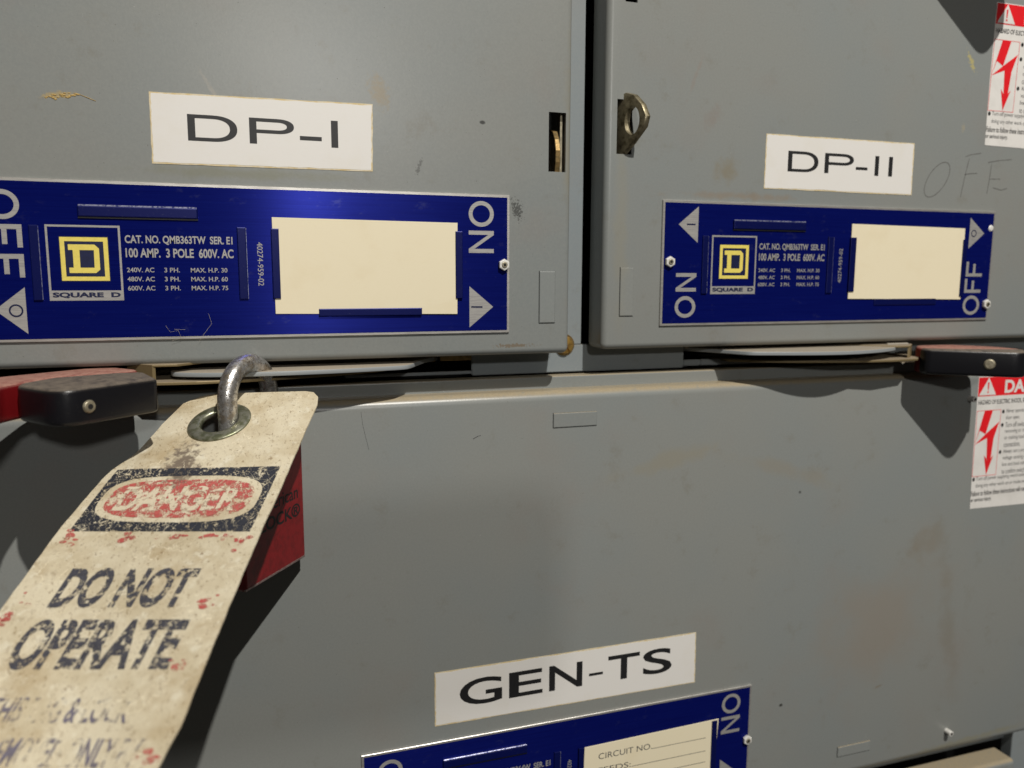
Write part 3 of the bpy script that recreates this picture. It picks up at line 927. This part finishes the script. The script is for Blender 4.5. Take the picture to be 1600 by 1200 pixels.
# ------------------------------------------------------------------ switch handles
def switch_handle(label, mir, cx, ztop, group, solid_rivet, black, red, rt, HGT, zoff=0):
    """mir=+1: left unit as modelled, -1 mirrored about the unit centre cx"""
    t = thing('switch_handle', label, 'switch handle', (cx + mir * -40, 0, ztop + zoff - HGT), group)
    def X(v): return cx + mir * (v - 6)
    zt, zb = ztop + zoff, ztop + zoff - HGT
    def RP(pts, n=6):
        """round the corners of (x, y, r) points"""
        out = []
        m = len(pts)
        for i in range(m):
            p0, p, p1 = Vector(pts[i - 1][:2]), Vector(pts[i][:2]), Vector(pts[(i + 1) % m][:2])
            r_ = pts[i][2]
            a, b = p + (p0 - p).normalized() * r_, p + (p1 - p).normalized() * r_
            for k in range(n + 1):
                q = k / n
                c = a * (1 - q) ** 2 + p * 2 * q * (1 - q) + b * q * q
                out.append((X(c.x), c.y))
        return out
    bm = bmesh.new()
    add_prism(bm, RP(black), zb, zt, bevel=1.7, seg=5, axis='Z')
    blk = obj('black_shell', bm, M['grip_black'], t, smooth=True)
    bm = bmesh.new()
    add_prism(bm, RP(red), zb, zt, bevel=1.5, seg=4, axis='Z')
    obj('red_shell', bm, M['grip_red'], t, smooth=True)
    A, B = Vector(black[0][:2]), Vector(black[1][:2])
    d = (B - A).normalized(); out = Vector((-d.y, d.x))
    if out.y > 0: out = -out
    c = A.lerp(B, rt)
    bm = bmesh.new()
    ctr = (X(c.x), c.y, (zt + zb) / 2 - .2)
    ax = (mir * out.x, out.y, 0)
    add_cyl(bm, (ctr[0] - ax[0] * .2, ctr[1] - ax[1] * .2, ctr[2]), ax, 2.3 if not solid_rivet else 2.9, .9, 32, r2=1.8 if not solid_rivet else 2.2, bevel=.25)
    rv = obj('rivet', bm, M['zinc'], blk, smooth=False)
    if not solid_rivet:
        bm = bmesh.new()
        add_cyl(bm, (ctr[0] + ax[0] * .62, ctr[1] + ax[1] * .62, ctr[2]), ax, .9, .12, 24)
        obj('rivet_hole', bm, M['dark'], blk)
    # metal arm: lower plate, folded top plate
    zl = zt - 5.2
    bm = bmesh.new()
    add_prism(bm, [(X(a), b) for a, b in [(-50, -2), (-38, -12.5), (-20, -14), (0, -12.5), (14, -9), (35, -3), (50, 4), (62, 12), (62, 40), (-30, 40), (-50, 10)]], zl - 1.2, zl, bevel=.25, axis='Z')
    arm = obj('lower_arm', bm, M['arm_brass'], t)
    bm = bmesh.new()
    add_prism(bm, [(X(a), b) for a, b in [(-46, 0), (-36, -9), (-27, -9.5), (-15, 2), (-5, 14), (-5, 24), (-30, 24)]], zt + .3, zt + 1.3, bevel=.3, axis='Z')
    add_prism(bm, [(X(a), b) for a, b in [(-46, 0), (-36, -9), (-34.9, -8.4), (-44.9, .6)]], zl - .2, zt + 1.0, bevel=.3, axis='Z')
    obj('folded_clip', bm, M['arm_brass'], arm)
    return t
def lock_plate(label, mir, cx, zt, bulge):
    t = thing('lockout_plate', label, 'lockout plate', (cx, 0, zt), 'gray lockout plates under the doors')
    def X(v): return cx + mir * (v - 6)
    key = [(-30, -3), (-28, -7.5), (-18, -12 - bulge * .2), (-4, -14.5 - bulge * .6), (10, -15 - bulge), (24, -14.6 - bulge), (38, -13.5 - bulge * .7), (52, -11.5 - bulge * .3), (62, -9.5), (66, -5)]
    pts = []
    for i in range(len(key) - 1):
        p0, p1, p2, p3 = key[max(i - 1, 0)], key[i], key[i + 1], key[min(i + 2, len(key) - 1)]
        for k in range(5):
            q = k / 5
            pts.append(tuple(.5 * (2 * p1[c] + (p2[c] - p0[c]) * q + (2 * p0[c] - 5 * p1[c] + 4 * p2[c] - p3[c]) * q * q + (3 * p1[c] - p0[c] - 3 * p2[c] + p3[c]) * q ** 3) for c in (0, 1)))
    pts += [(66, -5), (75, 12), (90, 30), (-20, 30)]
    bm = bmesh.new()
    add_prism(bm, [(X(a), b) for a, b in pts], zt - 1.9, zt, bevel=.35, axis='Z')
    o = obj('plate', bm, M['arm_gray'], t)
    if mir > 0:
        bm = bmesh.new(); add_cyl(bm, (1.0, -5.0, zt - 6), (0, 0, 1), 4.9, 12, 32)
        boolean(o, [obj('cut', bm, M['dark'])])
    return t
LB = [(-31, -41, 2), (-57, -66.5, 10), (-74.5, -45.5, 6), (-66, -29, .5), (-47, -20.2, .5), (-37.5, -20, 3)]
LR = [(-46.5, -19.7, .5), (-65.7, -28.5, .5), (-74.2, -44.0, .5), (-76.5, -49, 2), (-80, -84, 5), (-110, -70, 9), (-87, -24, 5), (-54, 3, 3), (-39.0, -13, 5)]  # outer end stretched beyond the frame to shade the lower door
RB = [(-40, -15.5, 3), (-77, -44.5, 8), (-90.0, -30, 5), (-58, -18.5, .5), (-42, -9.5, 1)]
RR = [(-44, -9.9, 1), (-57.5, -18.0, .5), (-90.0, -30.6, .5), (-89, -15, 5), (-75, 3, 5), (-52, 4, 5), (-44, -5, 3)]
switch_handle('black and red handle grip left of the hanging tag, with a hollow rivet', 1, 6, -36.3, 'switch handle grips', False, LB, LR, .72, 12.2)
switch_handle('black and red handle grip at the right edge of the picture, with a solid rivet', -1, 290, -38.0, 'switch handle grips', True, RB, RR, .63, 13.4)
switch_handle('black and red handle grip on the door above the DP-II door', -1, 290, -38.0, 'switch handle grips', True, RB, RR, .63, 13.4, zoff=211.5)
lock_plate('gray lockout plate under the DP-I door that the padlock shackle passes through', 1, 6, -38.3, 1.0)
lock_plate('gray lockout plate under the DP-II door, without a lock', -1, 290, -37.2, 5.0)
# linkage seen in the dark opening under the right door
lk = thing('linkage_bar', 'dull brass linkage bar in the dark opening under the DP-II door', 'linkage', (250, 22, -36))
bm = bmesh.new(); add_box(bm, 213, 243, 19, 26, -37.6, -34.8, bevel=.3); obj('bar', bm, M['zinc'], lk)
bm = bmesh.new(); add_box(bm, 248, 300, 19, 26, -37.4, -34.6, bevel=.3); obj('bar', bm, M['zinc'], lk)
bm = bmesh.new(); add_box(bm, 243, 248, 15, 24, -43, -34, bevel=.4); obj('pivot_block', bm, M['dark'], lk)
lk = thing('linkage_bar', 'brass linkage bar in the dark gap under the DP-I door, right of the lockout plate', 'linkage', (70, 22, -38))
bm = bmesh.new(); add_box(bm, 38, 82, 20, 27, -40.6, -37.6, bevel=.3); obj('bar', bm, M['brass'], lk)
bm = bmesh.new(); add_box(bm, 84, 112, 18.5, 27, -40.2, -37.0, bevel=.3); obj('bar', bm, M['brass'], lk)
bm = bmesh.new(); add_cyl(bm, (326, 1.5, -37.4), (1, 0, 0), 1.3, 14, 16)
obj('arm_rod', bm, M['arm_gray'], None)
rod = bpy.data.objects['arm_rod']; rod['label'] = 'short gray rod between the right lockout plate and the right grip'; rod['category'] = 'rod'

# ------------------------------------------------------------------ padlock
pl = thing('padlock', 'red padlock hanging from the lockout plate behind the worn danger tag', 'padlock', (-1.5, -17, -119))
u = Vector((.59, .807, 0)); nn = Vector((.807, -.59, 0))
C = Vector((-1.0, -17.0, 0))
def F(a, b, d): return C + u * a + nn * d + Vector((0, 0, b))
HW, HT, ZT, ZB = 20.5, 10.0, -66.0, -118.8
bm = bmesh.new()
outl = []
for (ca, cb, a0) in ((HW - 4, ZT - 4, 0), (-HW + 4, ZT - 4, 90), (-HW + 1.5, ZB + 1.5, 180), (HW - 1.5, ZB + 1.5, 270)):
    r = 4 if cb > -100 else 1.5
    for k in range(6):
        a = math.radians(a0 + 90 * k / 5)
        outl.append((ca + r * math.cos(a), cb + r * math.sin(a)))
v0 = [bm.verts.new(F(a, b, HT)) for a, b in outl]; v1 = [bm.verts.new(F(a, b, -HT)) for a, b in outl]
f0 = bm.faces.new(v0); f1 = bm.faces.new(v1[::-1])
for i in range(len(outl)):
    j = (i + 1) % len(outl); bm.faces.new((v0[i], v1[i], v1[j], v0[j]))
bmesh.ops.recalc_face_normals(bm, faces=bm.faces[:])
bmesh.ops.bevel(bm, geom=[e for e in f0.edges] + [e for e in f1.edges], offset=1.2, segments=3, profile=.5, affect='EDGES')
body = obj('lock_body', bm, M['lock_red'], pl)
bm = bmesh.new()
vs = [F(-HW + .4, ZB - .1, -HT + .6), F(HW - .6, ZB - .1, -HT + .6), F(HW - .6, ZB - .1, HT - .3), F(-HW + .4, ZB - .1, HT - .3)]
vs2 = [v + Vector((0, 0, 1.0)) for v in vs]
vs2[2] = vs2[2] + nn * .35; vs2[3] = vs2[3] + nn * .35
a_ = [bm.verts.new(v) for v in vs]; b_ = [bm.verts.new(v) for v in vs2]
bm.faces.new(a_); bm.faces.new(b_[::-1])
for i in range(4): bm.faces.new((a_[i], b_[i], b_[(i + 1) % 4], a_[(i + 1) % 4]))
bmesh.ops.recalc_face_normals(bm, faces=bm.faces[:])
obj('painted_lit_edge', bm, M['lock_edge'], body)  # bottom chamfer with its lit look painted in
bm = bmesh.new()
add_text(bm, 'American', -12, 16, -92, -86.5, HT + .08, bold=.01, frame=lambda a, b, d: F(a, b, d))
add_text(bm, 'LOCK\u00ae', -10, 17.2, -99.5, -94, HT + .08, bold=.02, frame=lambda a, b, d: F(a, b, d))
obj('lettering', bm, M['black_ink'], body)
bm = bmesh.new()
path = []
R_s, rs = 13.2, 3.6
ztop = -34.6 - R_s
for z in (ZT - 6, ZT, -60, -55, -51): path.append(F(-R_s, z, 0))
for k in range(0, 25):
    a = math.pi - math.pi * k / 24
    path.append(F(R_s * math.cos(a), ztop + R_s * math.sin(a), 0))
for z in (-51, -55, -60, ZT, ZT - 6): path.append(F(R_s, z, 0))
add_tube(bm, path, rs, 24)
obj('shackle', bm, M['steel'], pl, smooth=True)

# ------------------------------------------------------------------ danger tag
TC = Vector((-8.68, -27.97, -55.11)); TA = Vector((.919954, -.389981, .039998)); TB = Vector((.335997, .836921, .432053)); TN = TA.cross(TB).normalized()
if TN.z < 0: TN = -TN
def TP(a, b, d=0.0):
    """point on the tag: a across, b up, d off its printed side; the lower end curls"""
    p = TC + TA * a + TB * b
    lift = 0.0
    if b < -118: lift = -(((-118 - b) / 10.0) ** 1.6) * .25
    lift += .5 * math.sin(b * .055 + a * .03)
    if a < -22 and b > -34: lift += -((-22 - a) * .14) * min(1, (b + 34) / 16)
    return p + TN * (lift + d)
tg = thing('danger_tag', 'worn cream tag reading DO NOT OPERATE, hanging by its eyelet from the padlock shackle', 'tag', tuple(TC))
right = [(18.3, 24.8), (17.4, 28.3), (14, 31.0), (9, 32.0), (-20, 32.0), (-56, 32.0), (-85, 33.0), (-126, 34.4), (-137, 32.8), (-175, 28)]
left = [(18.0, -12.0), (17.0, -17), (12.6, -23.0), (1.2, -26.2), (-8, -27.6), (-15.7, -28.6), (-26, -33.0), (-56, -34.4), (-92, -34.0), (-175, -34)]
def side(tab, v):
    for (v1, u1), (v2, u2) in zip(tab[:-1], tab[1:]):
        if v2 <= v <= v1: return u1 + (u2 - u1) * (v1 - v) / (v1 - v2)
    return tab[0][1] if v > tab[0][0] else tab[-1][1]
vs_ = [18.3, 17.9, 17.4, 16.6, 15.5, 14, 12.6, 11] + [9 - 3 * k for k in range(61)]
bm = bmesh.new()
NC = 16
rowsA, rowsB = [], []
rn = random.Random(5)
for v in vs_:
    l, r = side(left, v), side(right, v)
    if v < 10: l += rn.uniform(-.12, .12); r += rn.uniform(-.1, .1)
    rowsA.append([bm.verts.new(TP(l + (r - l) * k / NC, v, 0)) for k in range(NC + 1)])
    rowsB.append([bm.verts.new(TP(l + (r - l) * k / NC, v, -.55)) for k in range(NC + 1)])
for i in range(len(vs_) - 1):
    for k in range(NC):
        bm.faces.new((rowsA[i][k], rowsA[i + 1][k], rowsA[i + 1][k + 1], rowsA[i][k + 1]))
        bm.faces.new((rowsB[i][k], rowsB[i][k + 1], rowsB[i + 1][k + 1], rowsB[i + 1][k]))
for i in range(len(vs_) - 1):
    bm.faces.new((rowsA[i][0], rowsB[i][0], rowsB[i + 1][0], rowsA[i + 1][0]))
    bm.faces.new((rowsA[i][NC], rowsA[i + 1][NC], rowsB[i + 1][NC], rowsB[i][NC]))
for k in range(NC):
    bm.faces.new((rowsA[0][k], rowsA[0][k + 1], rowsB[0][k + 1], rowsB[0][k]))
    bm.faces.new((rowsA[-1][k], rowsB[-1][k], rowsB[-1][k + 1], rowsA[-1][k + 1]))
bmesh.ops.recalc_face_normals(bm, faces=bm.faces[:])
card = obj('tag_card', bm, M['tag'], tg, smooth=True)
EY = (-3.2, -.5)
bm = bmesh.new()
ec = TP(EY[0], EY[1], 0)
add_cyl(bm, ec - TN * 6, TN, 7.6, 12, 40)
boolean(card, [obj('cut', bm, M['tag'])])
# eyelet: a lathe ring round the hole
bm = bmesh.new()
prof = [(6.9, -1.6), (6.9, .2), (7.4, .75), (8.6, .95), (10.2, .85), (11.4, .5), (11.9, .05), (11.7, -.05), (7.3, -.3), (7.3, -1.6)]
n = 48
rings = []
for k in range(n):
    a = 2 * math.pi * k / n
    rings.append([bm.verts.new(ec + (TA * math.cos(a) + TB * math.sin(a)) * r + TN * h) for r, h in prof])
for k in range(n):
    for i in range(len(prof)):
        j = (i + 1) % len(prof); k2 = (k + 1) % n
        bm.faces.new((rings[k][i], rings[k][j], rings[k2][j], rings[k2][i]))
bmesh.ops.recalc_face_normals(bm, faces=bm.faces[:])
obj('eyelet', bm, M['eyelet'], tg, smooth=True)

def tag_grid(bm, fn, u0, u1, v0, v1, nu, nv, d):
    """cells of the rectangle for which fn(u,v) is true"""
    V = {}
    def g(i, j):
        if (i, j) not in V:
            V[(i, j)] = bm.verts.new(TP(u0 + (u1 - u0) * i / nu, v0 + (v1 - v0) * j / nv, d))
        return V[(i, j)]
    for i in range(nu):
        for j in range(nv):
            if fn(u0 + (u1 - u0) * (i + .5) / nu, v0 + (v1 - v0) * (j + .5) / nv):
                bm.faces.new((g(i, j), g(i + 1, j), g(i + 1, j + 1), g(i, j + 1)))
def tag_fill(bm, outer, inner, d):
    n = len(outer)
    a = [bm.verts.new(TP(*p, d)) for p in outer]; b = [bm.verts.new(TP(*p, d)) for p in inner]
    for i in range(n):
        j = (i + 1) % n
        bm.faces.new((a[i], a[j], b[j], b[i]))
def stadium(cx, cy, hw, hh, n=72, box=False, r=None):
    out = []
    for k in range(n):
        a = 2 * math.pi * k / n
        c, s = math.cos(a), math.sin(a)
        if box:
            m = max(abs(c) / hw, abs(s) / hh); out.append((cx + c / m, cy + s / m))
        else:
            e = .62
            out.append((cx + hw * math.copysign(abs(c) ** e, c), cy + hh * math.copysign(abs(s) ** e, s)))
    return out
def by_angle(cx, cy, hw, hh, pts, boxed):
    out = []
    for (x, y) in pts:
        c, s = x - cx, y - cy
        m = max(abs(c) / hw, abs(s) / hh); out.append((cx + c / m, cy + s / m))
    return out
bcx, bcy = -1.0, -43.2
ov = stadium(bcx, bcy, 27.2, 11.8)
bx = by_angle(bcx, bcy, 29.6, 16.0, ov, True)
# snap four samples to the corners so the field is square cornered
for cxn, cyn in ((1, 1), (1, -1), (-1, 1), (-1, -1)):
    tx, ty = bcx + 29.6 * cxn, bcy + 16.0 * cyn
    k = min(range(len(bx)), key=lambda i: (bx[i][0] - tx) ** 2 + (bx[i][1] - ty) ** 2)
    bx[k] = (tx, ty)
bm = bmesh.new(); tag_fill(bm, bx, ov, .12)
obj('black_field', bm, M['ink_black'], tg, label='scratched black field round the oval')
# red oval with the letters left bare
bm = bmesh.new()
mid = [(bcx + (x - bcx) * .91, bcy + (y - bcy) * .82) for x, y in ov]
ctr = [(bcx + (x - bcx) * .02, bcy + (y - bcy) * .02) for x, y in ov]
for q0, q1 in ((1, .8), (.8, .6), (.6, .4), (.4, .2), (.2, .02)):
    tag_fill(bm, [(bcx + (x - bcx) * q0, bcy + (y - bcy) * q0) for x, y in mid], [(bcx + (x - bcx) * q1, bcy + (y - bcy) * q1) for x, y in mid], .14)
frt = lambda a, b, d: TP(a, b, d)
def dab(cu, cv, su, sv, k, d=.13):
    for i in range(k):
        x, y = rn.gauss(cu, su), rn.gauss(cv, sv)
        r = rn.uniform(.5, 1.5)
        ps = [TP(x + r * 1.4 * math.cos(q) * rn.uniform(.5, 1), y + r * math.sin(q) * rn.uniform(.5, 1), d) for q in [2 * math.pi * m / 7 for m in range(7)]]
        bm.faces.new([bm.verts.new(p) for p in ps])
for a_ in ((-29, -62.5, 1.8, 1.6, 8), (-9, -61.5, 4, .7, 10), (4, -61.5, 2, .7, 5), (20, -61.3, 4.5, .8, 14), (27, -65, 1.0, 1.6, 6), (27, -90, 1.2, 2.2, 7), (27.5, -109, 1.6, 1.6, 6), (-30, -92, 1.2, 4, 12), (-32, -97, 1, 3, 8), (28, -134, 2, 2, 5)):
    dab(*a_)
obj('red_ink', bm, M['ink_red'], tg, label='faded red oval, mostly worn off')
bm = bmesh.new()
add_text(bm, 'DANGER', -21.5, 19.5, -49.6, -37.0, .20, bold=.03, frame=frt)
obj('oval_lettering', bm, M['ink_cream'], tg, label='pale word DANGER, almost worn away')
bm = bmesh.new()
add_text(bm, 'DO NOT', -20.5, 19.5, -90.2, -75.0, .13, bold=.042, frame=frt)
add_text(bm, 'OPERATE', -22.0, 24.2, -110.6, -94.2, .13, bold=.038, frame=frt)
obj('lettering', bm, M['ink_text'], tg)
bm = bmesh.new()
add_text(bm, 'THIS TAG & LOCK', -17.5, 20, -125.6, -118.6, .16, bold=.02, frame=frt)
add_text(bm, 'TO BE REMOVED ONLY BY', -25, 27, -136.6, -129.4, .16, bold=.02, frame=frt)
add_text(bm, 'THE PERSON SHOWN ON BACK', -26, 27, -147.0, -140.4, .16, bold=.02, frame=frt)
obj('small_lettering', bm, M['ink_faint'], tg)

# ------------------------------------------------------------------ the smartphone held level in front of the doors; the room lamp throws its shadow on the lower door
ph = thing('smartphone', 'slim black smartphone held sideways in front of the cabinet doors', 'smartphone', (63, -356, -26))
bm = bmesh.new(); add_prism(bm, rrect(-14, 138, -62, 19, 15, 8), -360, -352, bevel=1.5, seg=3)
obj('phone_body', bm, M['grip_black'], ph)
bm = bmesh.new(); add_box(bm, -13, 24, -352.2, -349.5, -20, 17, bevel=1.2, seg=2)
obj('camera_bump', bm, M['grip_black'], ph)
bm = bmesh.new(); add_cyl(bm, (0, -349.4, 0), (0, -1, 0), 6, .4, 32)
obj('screen_glass', add_prism(bmesh.new(), rrect(-11, 135, -59, 16, 12, 8), -360.4, -359.8), M['dark'], ph)
obj('lens_ring', bm, M['arm_gray'], ph)
